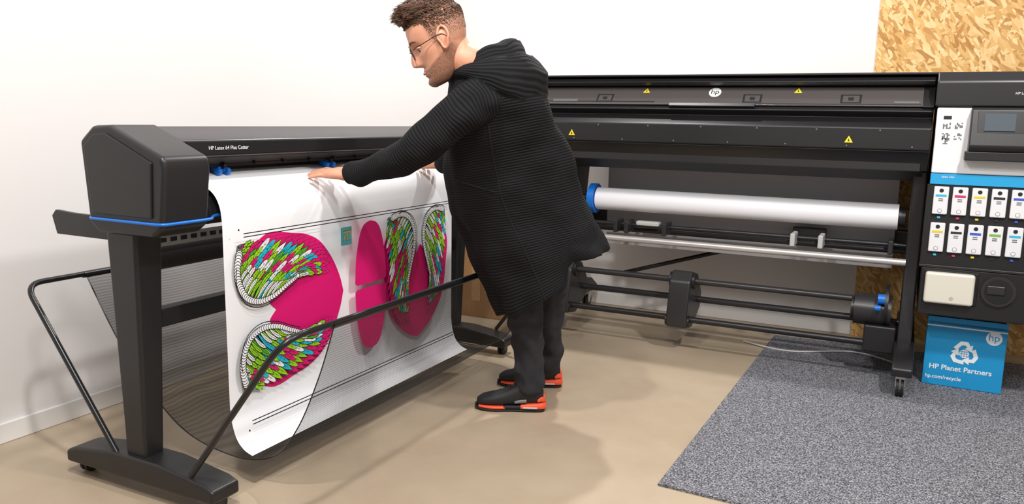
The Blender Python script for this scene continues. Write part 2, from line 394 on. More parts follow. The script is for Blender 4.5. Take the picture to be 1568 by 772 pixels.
G=[mat('print_magenta',(222,14,112),.5),mat('print_black',(22,20,24),.5),mat('print_lime',(150,212,25),.5),mat('print_cyan',(30,185,205),.5),mat('print_white',(240,240,242),.5),mat('print_green',(80,165,40),.5),mat('print_teal',(75,150,155),.5),mat('print_gold',(235,170,40),.5)]
gv=[];gf=[];gm=[];lev=[0]
def poly(pts,mi):
    b=len(gv); lev[0]+=1
    for (y,z) in pts: gv.append((px(z)+.0012+lev[0]*.6e-5,y,z))
    gf.append(tuple(range(b,b+len(pts)))); gm.append(mi)
def line(pts,w,mi):
    for a,b in zip(pts,pts[1:]):
        d=Vector((b[0]-a[0],b[1]-a[1])); 
        if d.length<1e-6: continue
        nrm=Vector((-d.y,d.x)).normalized()*w/2
        poly([(a[0]+nrm.x,a[1]+nrm.y),(b[0]+nrm.x,b[1]+nrm.y),(b[0]-nrm.x,b[1]-nrm.y),(a[0]-nrm.x,a[1]-nrm.y)],mi)
def feather(A,B,w,mi,mi2,bend=0.15,out=.003):
    A=Vector(A);B=Vector(B);d=B-A;L=d.length;t=d/L;nn=Vector((-t.y,t.x))
    def shp(ex,s0=0.0):
        l=[];r=[]
        for k in range(8):
            s=s0+(1-s0)*k/7; hw=(w*(.35+.65*math.sin(math.pi*min(.75,s*.62+.1))**.7)*(1 if s<.8 else math.sqrt(max(0,1-((s-.8)/.2)**2))))*min(1,.3+s*1.2)+ex*(1 if s<1 else .6)
            c=A+t*(s*(L+ex))+nn*bend*L*math.sin(s*math.pi)*.5
            l.append(c+nn*hw); r.append(c-nn*hw)
        return [(p.x,p.y) for p in l+r[::-1]]
    poly(shp(out),1); poly(shp(0),mi); 
    if mi2!=mi: poly(shp(-.0003,.68),mi2)
    m=[A+t*(s*L)+nn*bend*L*math.sin(s*math.pi)*.5 for s in (.3,.55,.9)]
    line([(p.x,p.y) for p in m],.0014,1)
    for s in (.5,.62,.74,.84):
        c=A+t*(s*L)+nn*bend*L*math.sin(s*math.pi)*.5
        for sg in (1,-1):
            e=c+nn*w*.85*sg+t*w*.7; line([(c.x,c.y),(e.x,e.y)],.0009,1)
def motif(o,ax,lt,la,lb):
    o=Vector(o);ax=Vector(ax);lt=Vector(lt)
    def P(a,b): q=o+ax*a*la+lt*b*lb; return (q.x,q.y)
    half=[(.33,0),(.27,.06),(.30,.12),(.16,.30),(.15,.42),(.24,.49),(.34,.505),(.5,.475),(.62,.455),(.76,.39),(.88,.26),(.96,.12),(1.0,0)]
    up=catmull(half,4); dn=[(a,-b) for a,b in up[::-1]][1:-1]
    poly([P(a,b) for a,b in up+dn],0)
    for sg in (1,-1):
        sp=catmull([(.02,.40),(.0,.30),(.02,.20),(.08,.12),(.18,.085),(.30,.10),(.42,.15),(.52,.19)],6)
        ou=catmull([(.05,.45),(.13,.475),(.24,.475),(.40,.455),(.56,.42),(.69,.35),(.77,.27),(.78,.17)],6)
        N=len(sp)
        for q in range(11):
            idx=int((.5+.5*q/10)*(N-1)); a=sp[idx]; b=ou[min(idx,len(ou)-1)]
            k=1.07+.22*(q/10)**1.5; tip=(a[0]+(b[0]-a[0])*k,max(.03,a[1]+(b[1]-a[1])*k))
            feather(P(a[0],sg*a[1]),P(tip[0],sg*tip[1]),.026*la,0,0,bend=.12*sg,out=.0011)
        cols=[2,2,2,2,3,5,2,4,2,0,5,2,3,4]
        for li,(k,w,cnt) in enumerate(((.99,.021,22),(.82,.019,21),(.65,.017,20),(.48,.014,19),(.32,.011,20))):
            for q in range(cnt):
                idx=int(q/(cnt-1)*(N-1)) if li%2==0 else int((q+.5)/cnt*(N-1))
                a=sp[idx]; b=ou[min(idx,len(ou)-1)]
                kk=k*random.uniform(.95,1.02)
                tip=(a[0]+(b[0]-a[0])*kk,a[1]+(b[1]-a[1])*kk)
                mi=random.choice(cols) if li<4 else random.choice([4,4,2])
                mi2=random.choice([mi,mi,2,0,3,4]) if li<4 else mi
                feather(P(a[0],sg*a[1]),P(tip[0],sg*tip[1]),w*la*.95,mi,mi2,bend=.12*sg,out=.0018)
        for q in range(0,N,1):
            a=sp[q]; c=P(a[0],sg*a[1]); r=.0125*(1.1-.6*q/N)
            for rr,mi in ((r+.0025,1),(r,4)):
                poly([(c[0]+rr*math.cos(t*math.pi/6),c[1]+rr*math.sin(t*math.pi/6)) for t in range(12)],mi)
        line([P(a[0]-.012,sg*(a[1]-.035)) for a in sp[3:]],.003,1)
motif((1.845,.540),(1,0),(0,1),.54,.535)
motif((2.865,.805),(0,-1),(1,0),.56,.50)
def arch(cy,z0,z1,w):
    pts=[]; h=z1-z0
    hp=catmull([(.42,0),(.49,.03),(.5,.10),(.46,.45),(.34,.80),(.2,.95),(0,1.0)],5)
    for a,b in hp: pts.append((cy+a*w,z0+b*h))
    for a,b in hp[::-1][1:]: pts.append((cy-a*w,z0+b*h))
    return pts
poly(arch(2.512,.553,.80,.20),0); poly(arch(2.512,.537,.285,.20),0)
for z in (.815,.826,.205,.194): line([(1.85+i*.08,z) for i in range(17)],.0032,1)
poly([(2.33,.722),(2.394,.722),(2.394,.79),(2.33,.79)],6)
for k in range(3):
    yy=2.345+k*.016
    line([(yy-.001,.772),(yy+.012,.776),(yy+.002,.738)],.0045,1); line([(yy,.771),(yy+.012,.774),(yy+.003,.74)],.0028,7)
for (y,z) in ((1.83,.84),(3.15,.84),(1.83,.18),(3.15,.18)):
    poly([(y-.003,z-.003),(y+.003,z-.003),(y+.003,z+.003),(y-.003,z+.003)],1)
mesh_obj('artwork',gv,gf,G,S,midx=gm)

# ------------------------------------------------------------------ large format printer
P=empty('large_format_printer',(-.6,4.4,0))
XL,XR=-1.86,.06
body=[(4.78,1.0),(4.78,1.39),(4.74,1.42),(4.10,1.425),(4.02,1.415),(3.995,1.395),(4.02,1.383),(4.07,1.375),(3.985,1.272),(3.975,1.262),(4.02,1.235),(3.955,1.205),(3.93,1.19),(3.93,1.095),(3.95,1.08),(3.99,1.0)]
extrude('main_body',body,'X',XL,XR,M_blk,P,bevel=.006)
box('lid_top_plate',(XL-.01,XR+.01),(4.0,4.7),(1.424,1.434),M_blk2,P,.004)
wy0,wz0,wy1,wz1=3.981,1.277,4.066,1.374
def winq(name,xa,xb,s0,s1,off,m,bev=0):
    d=Vector((wy1-wy0,wz1-wz0)); nrm=Vector((-d.y,d.x)).normalized()
    pa=Vector((wy0,wz0))+d*s0; pb=Vector((wy0,wz0))+d*s1
    pr=[(pa.x,pa.y),(pb.x,pb.y),(pb.x+nrm.x*off,pb.y+nrm.y*off),(pa.x+nrm.x*off,pa.y+nrm.y*off)]
    return extrude(name,pr,'X',xa,xb,m,P,bevel=bev)
winq('window_cover',XL+.04,XR-.04,.05,.95,.006,M_gloss,.002)
winq('window_frame_left',XL,XL+.04,0,1,.010,M_blk,.002); winq('window_frame_right',XR-.045,XR,0,1,.010,M_blk,.002)
for i,x in enumerate((-1.47,-.72,-.28)):
    winq('inner_unit_%d'%i,x-.045,x+.045,.15,.58,.0066,M_blk2,.001)
    winq('inner_unit_face_%d'%i,x-.035,x+.035,.22,.52,.0070,mat('dim_grey',(84,80,80),.3),.0005)
    winq('inner_knob_%d'%i,x-.012,x+.012,.28,.44,.0076,M_blk2,.001)
winq('inner_rail',XL+.05,-1.2,.16,.20,.0068,M_blk2); winq('inner_rail_b',-.9,XR-.05,.10,.13,.0068,M_blk2)
winq('handle_recess',-1.12,-.70,-.05,.10,.012,M_blk,.002)
winq('cover_label_strip',-1.76,-1.62,.18,.3,.0070,M_grey); winq('cover_label_strip_b',-.1,0.0,.18,.26,.0070,M_grey)
ta=math.atan2(wy1-wy0,wz1-wz0)
def onwin(x,s,off=.0075):
    d=Vector((wy1-wy0,wz1-wz0)); nrm=Vector((-d.y,d.x)).normalized()
    return Matrix.Translation((x,wy0+d.x*s+nrm.x*off,wz0+d.y*s+nrm.y*off))@Matrix.Rotation(-ta,4,'X')@RX
def flatshape(name,pts,M,m,parent,th=.0008):
    n=len(pts); v=[M@Vector((a,b,0)) for a,b in pts]+[M@Vector((a,b,th)) for a,b in pts]
    f=[tuple(range(n-1,-1,-1)),tuple(range(n,2*n))]+[(i,(i+1)%n,n+(i+1)%n,n+i) for i in range(n)]
    return mesh_obj(name,v,f,m,parent)
circ=lambda r,n=28:[(r*math.cos(2*math.pi*k/n),r*math.sin(2*math.pi*k/n)) for k in range(n)]
flatshape('logo_disc',circ(.03),onwin(-.905,.66),M_txt,P); text('logo_letters','hp',.042,onwin(-.905,.68,.009),M_txtd,P)
tri=[(-.018,-.014),(.018,-.014),(0,.017)]; tri2=[(-.004,-.008),(.004,-.008),(0,.006)]
for i,x in enumerate((-1.255,-.515)):
    flatshape('warning_%d'%i,tri,onwin(x,.75),M_yel,P); flatshape('warning_mark_%d'%i,tri2,onwin(x,.75,.0086),M_txtd,P)
for i,x in enumerate((-1.62,-.27)):
    flatshape('warning_b%d'%i,tri,face_my(x,3.929,1.135),M_yel,P); flatshape('warning_bmark%d'%i,tri2,face_my(x,3.928,1.135),M_txtd,P)
for i in range(14):
    x=XL+.12+i*.133; disc('panel_screw_%d'%i,(x,3.9295,1.108 if i%2 else 1.178),.0035,M_grey,P)
box('front_panel_seam',(XL,XR),(3.9285,3.935),(1.088,1.0905),M_dark,P)
box('lower_lip',(XL+.03,XR-.03),(3.972,4.0),(1.0,1.04),M_blk2,P,.004)
extrude('print_platen',[(4.0,1.0),(4.75,1.0),(4.7,.93),(4.1,.95)],'X',XL+.05,XR-.02,M_dark,P)
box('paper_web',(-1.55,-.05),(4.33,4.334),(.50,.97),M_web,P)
cyl('paper_roll',(-1.56,4.2,.77),(-.04,4.2,.77),.061,M_roll,P,64)
cyl('roll_core_right',(-.045,4.2,.77),(-.035,4.2,.77),.03,M_blk,P,32)
cyl('roll_hub_blue',(-1.60,4.2,.77),(-1.565,4.2,.77),.082,M_blue,P,40); cyl('roll_hub_disc',(-1.606,4.2,.77),(-1.60,4.2,.77),.07,M_blk,P,40)
cyl('roll_hub_right',(-.038,4.2,.77),(-.01,4.2,.77),.05,M_blk,P,32)
cyl('spindle_left',(-1.8,4.2,.77),(-1.6,4.2,.77),.02,M_blk,P,24)
for nm,x0,x1 in (('left',-1.86,-1.80),('right',.005,.065)):
    extrude('side_frame_'+nm,[(4.05,1.0),(4.7,1.0),(4.62,.6),(4.55,.12),(4.0,.12),(3.99,.24),(4.07,.45),(4.08,.7)],'X',x0,x1,M_blk,P,bevel=.01)
    extrude('foot_'+nm,[(3.77,.11),(3.77,.145),(3.82,.18),(3.98,.21),(4.75,.20),(4.85,.14),(4.85,.11)],'X',x0-.01,x1+.015,M_blk,P,bevel=.008)
    for k,y in enumerate((3.83,4.78)): caster('caster_%s_%d'%(nm,k),(x0+x1)/2,y,P,.043,.009 if nm=='right' else 0,.115,metal=True)
box('rear_beam',(-1.82,.02),(4.6,4.66),(.55,.66),M_blk,P,.01)
def bar(nm,y,z,r,m,x0=-1.82,x1=.01): cyl(nm,(x0,y,z),(x1,y,z),r,m,P,24)
bar('silver_bar',4.06,.575,.0165,M_steel); 
bar('black_bar_upper',4.2,.635,.012,M_blk); bar('black_bar_upper_b',4.26,.60,.014,M_blk2)
bar('takeup_bar_a',4.1,.375,.016,M_blk2,x1=-.17); bar('takeup_bar_b',4.24,.25,.017,M_blk2); bar('takeup_bar_c',4.04,.18,.016,M_blk)
tube('diagonal_brace',[(-1.5,4.5,.30),(-.55,4.5,.60)],.012,M_blk,P,12)
for i,(x,m) in enumerate(((-1.42,M_blk2),(-1.36,M_blk2),(-1.15,M_blk2),(-.50,M_lgrey),(-.37,M_lgrey),(-.06,M_blk2))):
    box('bar_clip_%d'%i,(x-.012,x+.012),(4.10,4.22),(.60,.665),m,P,.006)
box('guide_block',(-1.33,-1.20),(4.18,4.23),(.635,.66),M_lgrey,P,.008)
box('sensor_block',(-.52,-.36),(4.25,4.30),(.62,.68),M_blk2,P,.006)
def support(nm,x,w):
    extrude(nm,[(4.0,.14),(4.12,.12),(4.28,.20),(4.30,.28),(4.2,.40),(4.08,.43),(4.03,.38),(3.99,.22)],'X',x-w,x+w,M_blk2,P,bevel=.01)
    cyl(nm+'_cap',(x-w-.012,4.1,.375),(x+w+.012,4.1,.375),.04,M_blk,P,28)
    cyl(nm+'_roller',(x-w-.008,4.03,.17),(x+w+.008,4.03,.17),.03,M_blk,P,24)
support('takeup_support_mid',-1.03,.055); support('takeup_support_left',-1.70,.06)
cyl('takeup_motor',(-.19,4.1,.33),(-.03,4.1,.33),.075,M_blk2,P,36); cyl('takeup_motor_face',(-.205,4.1,.33),(-.19,4.1,.33),.058,M_blk,P,36)
cyl('takeup_flange',(-.06,4.1,.36),(-.045,4.1,.36),.10,M_blk,P,40)
cyl('takeup_knob',(-.09,4.02,.40),(-.06,4.02,.40),.024,M_blue,P,20); cyl('takeup_knob_b',(-.10,4.0,.36),(-.075,4.0,.36),.014,M_blue,P,20)
box('takeup_box',(-.14,0.0),(4.02,4.2),(.14,.27),M_blk,P,.01)
tube('floor_cable',catmull([(-.75,4.4,.008),(-.5,4.3,.014),(-.2,4.45,.016),(0,4.35,.016)],6),.005,M_lgrey,P,8)
TX0,TX1,TY=.075,.70,3.93
extrude('tower_housing',[(3.96,.365),(3.96,1.39),(3.99,1.43),(4.75,1.43),(4.78,1.4),(4.78,.365)],'X',TX0,TX1,M_blk,P,bevel=.01)
extrude('tower_top',[(3.93,1.285),(3.93,1.39),(3.965,1.432),(4.76,1.436),(4.76,1.285)],'X',TX0-.012,TX1,M_blk2,P,bevel=.008)
box('tower_white_panel',(TX0-.002,TX1),(TY,3.98),(1.0,1.28),M_white,P,.006)
box('tower_blue_strip',(TX0-.002,TX1),(TY-.0005,3.98),(.952,.998),M_cyan,P,.002)
text('strip_text','latex inks',.013,face_my(.14,TY-.001,.985),M_txt,P)
box('tower_cartridge_bay',(TX0-.01,TX1),(TY+.004,3.98),(.595,.951),M_dark,P,.003)
for r,(z0,z1) in enumerate(((.80,.943),(.635,.785))):
    for c in range(7):
        x0=.092+c*.0725
        box('cartridge_%d_%d'%(r,c),(x0,x0+.058),(TY-.010,3.97),(z0+.022,z1),M_white,P,.005)
        flatshape('cartridge_logo_%d_%d'%(r,c),circ(.0085,16),face_my(x0+.029,TY-.0102,z1-.017),M_txtd,P)
        box('cartridge_tag_%d_%d'%(r,c),(x0+.008,x0+.05),(TY-.011,TY-.009),(z1-.044,z1-.034),M_key[(c+(r*2))%6] if not(r==0 and c==3) else M_key[3],P)
        for q in range(2): box('cartridge_text_%d_%d_%d'%(r,c,q),(x0+.02,x0+.038),(TY-.011,TY-.009),(z1-.055-q*.008,z1-.051-q*.008),M_grey,P)
        flatshape('cartridge_ring_%d_%d'%(r,c),circ(.009,16),face_my(x0+.029,TY-.0102,z0+.038),M_grey,P); flatshape('cartridge_ring_in_%d_%d'%(r,c),circ(.0075,16),face_my(x0+.029,TY-.0108,z0+.038),M_white,P)
        box('cartridge_led_%d_%d'%(r,c),(x0+.022,x0+.034),(TY-.001,TY+.006),(z0+.004,z0+.012),M_key[c%6],P)
box('tower_seam',(TX0-.012,TX1),(TY-.002,3.98),(.585,.597),M_blk2,P,.003)
box('tower_lower',(TX0,TX1),(TY+.002,3.98),(.37,.585),M_blk,P,.006)
box('waste_recess',(TX0+.012,.30),(TY-.001,3.98),(.425,.575),M_dark,P,.006)
box('waste_bottle',(TX0+.018,.285),(TY-.03,3.98),(.43,.568),M_beige,P,.012)
disc('bottle_dot',(.20,TY-.030,.46),.008,M_lgrey,P)
disc('intake_ring',(.375,TY+.001,.505),.066,M_blk2,P,th=.012); disc('intake_inner',(.375,TY-.012,.505),.052,M_dark,P,th=.002); box('intake_latch',(.33,.40),(TY-.02,TY),(.49,.53),M_blk2,P,.006)
extrude('control_panel',[(3.86,1.10),(3.85,1.12),(3.885,1.275),(3.92,1.282),(3.96,1.28),(3.96,1.08)],'X',.20,.56,M_blk,P,bevel=.008)
o=extrude('control_bezel',[(3.862,1.175),(3.872,1.178),(3.888,1.268),(3.878,1.268)],'X',.225,.54,M_blk2,P,bevel=.002)
extrude('screen_face',[(3.859,1.185),(3.863,1.186),(3.877,1.256),(3.873,1.256)],'X',.25,.36,M_screen,P)
box('panel_tray',(.19,.57),(3.865,3.95),(1.06,1.10),M_blk2,P,.006)
box('power_button',(TX0+.025,TX0+.055),(TY-.004,TY),(1.232,1.245),M_txtd,P,.001)
for k,(xx,zz) in enumerate(((.10,1.20),(.145,1.20),(.10,1.155),(.145,1.155),(.10,1.135))):
    for a in range(5):
        for b in range(5):
            if random.random()<.55: box('label_px_%d_%d_%d'%(k,a,b),(xx+a*.006,xx+a*.006+.0055),(TY-.0008,TY),(zz-.01+b*.0055,zz-.01+b*.0055+.005),M_grey,P)
text('tower_text','HP Latex 630 W',.014,face_my(.40,3.929,1.34),M_txt,P)

# ------------------------------------------------------------------ recycling carton
B=empty('recycling_carton',(.29,4.2,0))
Mb=Matrix.Translation((.29,4.22,0))@Matrix.Rotation(math.radians(-1.5),4,'Z')
def bx(name,x,y,z,m,bev=.003):
    o=box(name,x,y,z,m,None,bev); o.data.transform(Mb); attach(o,B); return o
z0=.0095
bx('carton_body',(-.16,.16),(-.14,.14),(z0,.315),M_bbox)
bx('carton_lid_inner',(-.15,.15),(-.13,.13),(.3,.317),M_card)
for nm,y0,y1,xa,xb in (('flap_front',-.14,-.134,-.16,.16),('flap_back',.134,.14,-.16,.16)): bx(nm,(xa,xb),(y0,y1),(.3,.335),M_bbox,.001)
bx('carton_tape',(-.16,.16),(-.141,-.139),(.29,.296),M_cw,.0)
F=Mb@Matrix.Translation((0,-.1405,0))@RX
flatshape('carton_logo',circ(.032),F@Matrix.Translation((.11,.262,0)),M_cw,B); text('carton_logo_text','hp',.046,F@Matrix.Translation((.11,.265,.001)),M_bbox,B)
text('carton_title','HP Planet Partners',.033,F@Matrix.Translation((-.01,.098,.0005)),M_cw,B,bold=.0006)
text('carton_url','hp.com/recycle',.024,F@Matrix.Translation((-.075,.050,.0005)),M_cw,B,bold=.0004)
for k in range(3):
    R=Matrix.Rotation(k*2*math.pi/3,4,'Z')
    arr=[(-.045,.026),(-.018,.058),(.012,.058),(.022,.040),(.032,.046),(.030,.012),(-.0,.026),(.010,.032),(.002,.042),(-.012,.040),(-.030,.018)]
    flatshape('carton_arrow_%d'%k,arr,F@Matrix.Translation((-.0,.175,.0002))@R@Matrix.Translation((0,-.002,0)),M_cw,B)
flatshape('carton_globe',circ(.020),F@Matrix.Translation((0,.175,.0015)),M_cw,B)
for a in (-.01,0,.01):
    flatshape('globe_line',[(a-.0008,-.017),(a+.0008,-.017),(a+.0008,.017),(a-.0008,.017)],F@Matrix.Translation((0,.175,.0025)),M_bbox,B)
    flatshape('globe_line_h',[(-.017,a-.0008),(.017,a-.0008),(.017,a+.0008),(-.017,a+.0008)],F@Matrix.Translation((0,.175,.0025)),M_bbox,B)

K=empty('cardboard_box',(-2.3,4.35,0))
box('carton',(-2.5,-2.12),(4.15,4.5),(0,.46),M_card,K,.003); box('tape',(-2.34,-2.28),(4.148,4.502),(.1,.4615),mat('parcel_tape',(190,150,105),.3),K)
for i,(x0,x1,s) in enumerate(((-2.5,-2.49,-1),(-2.13,-2.12,1))): box('flap_%d'%i,(x0,x1),(4.15,4.5),(.455,.53),M_card,K)

# ------------------------------------------------------------------ man
psi=math.radians(26.5); cp,sp_=math.cos(psi),math.sin(psi)
def W(p): return Vector((cp*p[0]-sp_*p[1], sp_*p[0]+cp*p[1], p[2]))
MAN=empty('man',tuple(W((.1,3.3,0))))
rings=[
 (-.215,1.365,-.055,1.425,2.865,.065),
 (-.225,1.345,-.01,1.41,2.87,.12),
 (-.24,1.29,.06,1.365,2.88,.185),
 (-.25,1.19,.118,1.265,2.90,.195),
 (-.255,1.08,.168,1.17,2.95,.195),
 (-.255,.98,.212,1.075,3.0,.20),
 (-.23,.83,.280,.915,3.06,.22),
 (-.14,.645,.342,.78,3.10,.24),
 (-.05,.425,.380,.70,3.12,.25)]
rr=catmull(rings,8); seg=96
acc=Acc(); V=[];Fc=[];Cc=[]
def coat_ring(r,t,scale=1.0,dz=0):
    out=[]
    rF,zF,rB,zB,fc,hw=r; c=Vector(((rF+rB)/2,fc,(zF+zB)/2)); A=Vector(((rF-rB)/2,0,(zF-zB)/2))
    for k in range(seg):
        a=2*math.pi*k/seg; ca,sa=math.cos(a),math.sin(a); e=2/2.3
        ca2=math.copysign(abs(ca)**e,ca); sa2=math.copysign(abs(sa)**e,sa)
        fold=1+t*t*(.035*math.sin(5*a+1.0)+.034*math.sin(9*a+2.2))+.010*math.sin(3*a+t*9)
        p=c+A*ca2*scale*fold+Vector((0,hw*sa2*scale*fold,0))
        nz=noise.noise(Vector((p.x*4,p.y*4,p.z*8)))*.014+noise.noise(Vector((p.x*11,p.y*11,p.z*13)))*.009
        d=(p-c).normalized(); p+=d*nz*min(1,t*4)
        if t>.86:
            w=(t-.86)/.14
            if p.x>.20: p.z+=w*max(0,.085*min(1,(p.x-.20)/.012)*(1-(p.x-.21)/.19))
        p.z+=dz; out.append(p)
    return out
s=0; NR=len(rr)
for i,r in enumerate(rr):
    if i: s+=.5*(math.hypot(r[0]-rr[i-1][0],r[1]-rr[i-1][1])+math.hypot(r[2]-rr[i-1][2],r[3]-rr[i-1][3]))
    V+=coat_ring(r,i/(NR-1)); Cc+=[s]*seg
V+=coat_ring(rr[-1],1,.90,.004); Cc+=[s]*seg
V+=coat_ring(rr[-6],.8,.84,0); Cc+=[s-.1]*seg
BODYV=list(V)
nrr=NR+2
for i in range(nrr-1):
    for k in range(seg): k2=(k+1)%seg; Fc.append((i*seg+k,i*seg+k2,(i+1)*seg+k2,(i+1)*seg+k))
Fc.append(tuple(range(seg-1,-1,-1))); Fc.append(tuple(range((nrr-1)*seg,nrr*seg)))
acc.add((V,Fc,Cc))
def wr(d,amp=.006,fr=14):
    v,f,c=d; v=[p+Vector((noise.noise(p*fr),noise.noise(p*fr+Vector((7,3,1))),noise.noise(p*fr+Vector((1,9,4)))))*amp for p in v]; return v,f,c
acc.add(wr(tube_data([(-.06,2.80,1.285),(-.11,2.75,1.266),(-.185,2.716,1.220),(-.265,2.715,1.146),(-.345,2.735,1.080),(-.43,2.775,1.043),(-.515,2.825,1.012),(-.575,2.855,.997)],[.075,.080,.076,.070,.063,.055,.047,.038],32,5,roundcap=True),.017,12),3.003)
acc.add(wr(tube_data([(-.07,2.98,1.30),(-.12,3.06,1.28),(-.17,3.16,1.21),(-.215,3.26,1.12),(-.25,3.36,1.06),(-.285,3.44,1.015),(-.30,3.475,1.0)],[.085,.085,.078,.070,.062,.052,.044],32,5)),5.003)
hv_=[];hf_=[];hc_=[]; na=72
for i in range(na):
    a=2*math.pi*i/na; w=((1+math.cos(a))/2)**1.6
    ri=.066+.012*w; ro=.118+.118*w+.006*math.sin(3*a+1); dr=.03+.16*w**1.3+.006*math.sin(4*a); zb=1.388+.034*math.cos(a)
    D=ro-ri
    pf=[(ri-.004,-.05),(ri-.006,-.015),(ri,.018+.01*w),(ri+.014,.034+.014*w),(ri+.30*D+.008,.030+.020*w),(ri+.45*D+.008,.006+.012*w),(ri+.55*D+.006,-.012+.004*w),(ri+.68*D+.004,.002-.002*w),(ri+.85*D,.004-.030*w),(ro,-.35*dr),(ro+.003,-.70*dr),(ro-.004,-.95*dr),(ro-.018,-1.02*dr),(ro-.035,-.90*dr),(ri+.02,-.07)]
    npf=len(pf)
    for q,(dd,zz) in enumerate(pf):
        p=Vector((-.125+math.cos(a)*dd,2.868+math.sin(a)*dd*1.12,zb+zz))
        p+=Vector((noise.noise(p*13),noise.noise(p*13+Vector((5,5,5))),noise.noise(p*13+Vector((9,1,5)))))*.012*(.3+w)
        hv_.append(p); hc_.append(q*.021)
for i in range(na):
    for q in range(npf):
        q2=(q+1)%npf; i2=(i+1)%na; hf_.append((i*npf+q,i*npf+q2,i2*npf+q2,i2*npf+q))
acc.add((hv_,hf_,hc_),7.0)
coat,src=remesh('hooded_coat',acc,M_coat,MAN,.0058,2,.5,xf=W)
src=[Vector(p) for p in src]
bvh=BVHTree.FromPolygons(src,[q for q in acc.f])
at=coat.data.attributes.new('rib','FLOAT','POINT')
vals=[]
for v in coat.data.vertices:
    loc,nrm,fi,dist=bvh.find_nearest(v.co)
    q=acc.f[fi]
    if len(q)>4: vals.append(acc.c[q[0]]); continue
    ws=poly_3d_calc([src[i] for i in q],loc); vals.append(sum(w*acc.c[i] for w,i in zip(ws,q)))
at.data.foreach_set('value',vals)
def W_(pts): return [W(p) for p in pts]
tube('coat_cuff',W_([(-.565,2.85,1.0),(-.590,2.863,.994)]),.0375,M_coat,MAN,24)
def bodyp(i,k,o=.001):
    p=BODYV[i*seg+int(k)%seg]; r=rr[i]; c=Vector(((r[0]+r[2])/2,r[4],(r[1]+r[3])/2)); return W(p+(p-c).normalized()*o)
tube('coat_side_seam',[bodyp(i,74,-.0005) for i in range(24,NR)],.0022,M_seam,MAN,6)
tube('coat_pocket_welt',[bodyp(40+q//2,87-q*1.5,.0005) for q in range(0,9,2)],.003,M_seam,MAN,6,3)
# trousers
acc=Acc()
acc.add(wr(tube_data([(.09,3.12,.90),(.07,3.13,.70),(.055,3.145,.50),(.068,3.165,.32),(.082,3.18,.17),(.085,3.18,.115)],[.10,.095,.078,.068,.060,.058],32,10),.018,20))
acc.add(wr(tube_data([(.12,3.27,.90),(.14,3.32,.70),(.155,3.38,.50),(.165,3.44,.32),(.175,3.49,.17),(.175,3.49,.115)],[.10,.095,.078,.066,.058,.056],32,10),.018,20))
acc.add(tube_data([(.10,3.08,.90),(.10,3.30,.90)],[.12,.12],24))
remesh('jeans',acc,M_jean,MAN,.007,2,.5,xf=W)
def shoe(nm,hr_,fc,ang=0):
    c,s_=math.cos(ang),math.sin(ang)
    def T(x,y,z):
        lx=-(x*c)+y*s_; ly=x*s_+y*c
        return W((hr_+lx,fc+ly,z))
    def loft(part,secs,m,n=28,ex=2.4,sm=True):
        secs=catmull(secs,5); v=[];f=[]
        for (x,y0,hw,za,zb) in secs:
            for k in range(n):
                a=2*math.pi*k/n; ca,sa=math.cos(a),math.sin(a)
                y=y0+hw*math.copysign(abs(ca)**(2/ex),ca); z=(za+zb)/2+(zb-za)/2*math.copysign(abs(sa)**(2/ex),sa)
                v.append(T(x,y,z))
        for i in range(len(secs)-1):
            for k in range(n): k2=(k+1)%n; f.append((i*n+k,i*n+k2,(i+1)*n+k2,(i+1)*n+k))
        f.append(tuple(range(n-1,-1,-1))); b=(len(secs)-1)*n; f.append(tuple(range(b,b+n)))
        return mesh_obj(nm+'_'+part,v,f,m,MAN,smooth=True)
    loft('upper',[(.006,0,.024,.03,.085),(.025,0,.036,.025,.125),(.06,0,.039,.025,.132),(.10,0,.039,.025,.122),(.14,0,.041,.02,.100),(.18,0,.045,.02,.082),(.22,.002,.047,.02,.070),(.26,.004,.041,.02,.058),(.284,.006,.026,.02,.042)],M_shoeb)
    loft('outsole',[(.0,0,.022,.0,.012),(.02,0,.036,.0,.012),(.08,0,.040,.0,.012),(.14,0,.040,.0,.012),(.21,.002,.050,.0,.012),(.26,.004,.044,.003,.014),(.292,.006,.024,.008,.018)],M_shoeb,ex=5)
    loft('midsole_heel',[(-.006,0,.022,.012,.036),(.015,0,.039,.011,.040),(.06,0,.043,.011,.036),(.10,0,.042,.011,.032)],M_orange,ex=4)
    loft('midsole_air',[(.03,0,.0435,.014,.026),(.06,0,.0455,.014,.026),(.09,0,.0445,.014,.026)],M_lgrey,ex=4)
    loft('midsole_mid',[(.10,0,.042,.011,.030),(.13,0,.042,.011,.028),(.17,.001,.047,.011,.028)],M_shoeb,ex=4)
    loft('midsole_front',[(.165,.001,.047,.011,.024),(.21,.002,.0515,.011,.024),(.25,.004,.047,.012,.024),(.275,.005,.037,.014,.024)],M_orange,ex=4)
    loft('heel_counter',[(-.002,0,.018,.036,.070),(.015,0,.034,.038,.074),(.03,0,.0375,.038,.062)],M_orange,ex=2.6)
    loft('side_panel',[(.075,0,.0405,.036,.060),(.10,0,.0415,.034,.056),(.125,0,.0425,.032,.05)],M_grey,ex=3)
    tube(nm+'_collar',[T(.06+.042*math.cos(a*math.pi/8),.036*math.sin(a*math.pi/8),.130+.006*math.cos(a*math.pi/8)) for a in range(17)],.009,M_shoeb,MAN,10)
    for k in range(5):
        x=.105+k*.02; z=.119-k*.0095
        tube('%s_lace_%d'%(nm,k),[T(x,-.022,z-.008),T(x+.004,0,z+.002),T(x,.022,z-.008)],.0032,M_shoeb,MAN,8,4)
    loft('tongue',[(.075,0,.022,.11,.158),(.09,0,.024,.10,.155),(.11,0,.022,.09,.13)],M_shoeb)
    tube(nm+'_swoosh',[T(.03,-.0395,.095),T(.05,-.0405,.086),T(.075,-.0405,.102)],[.001,.0035,.001],M_txt,MAN,8,4)
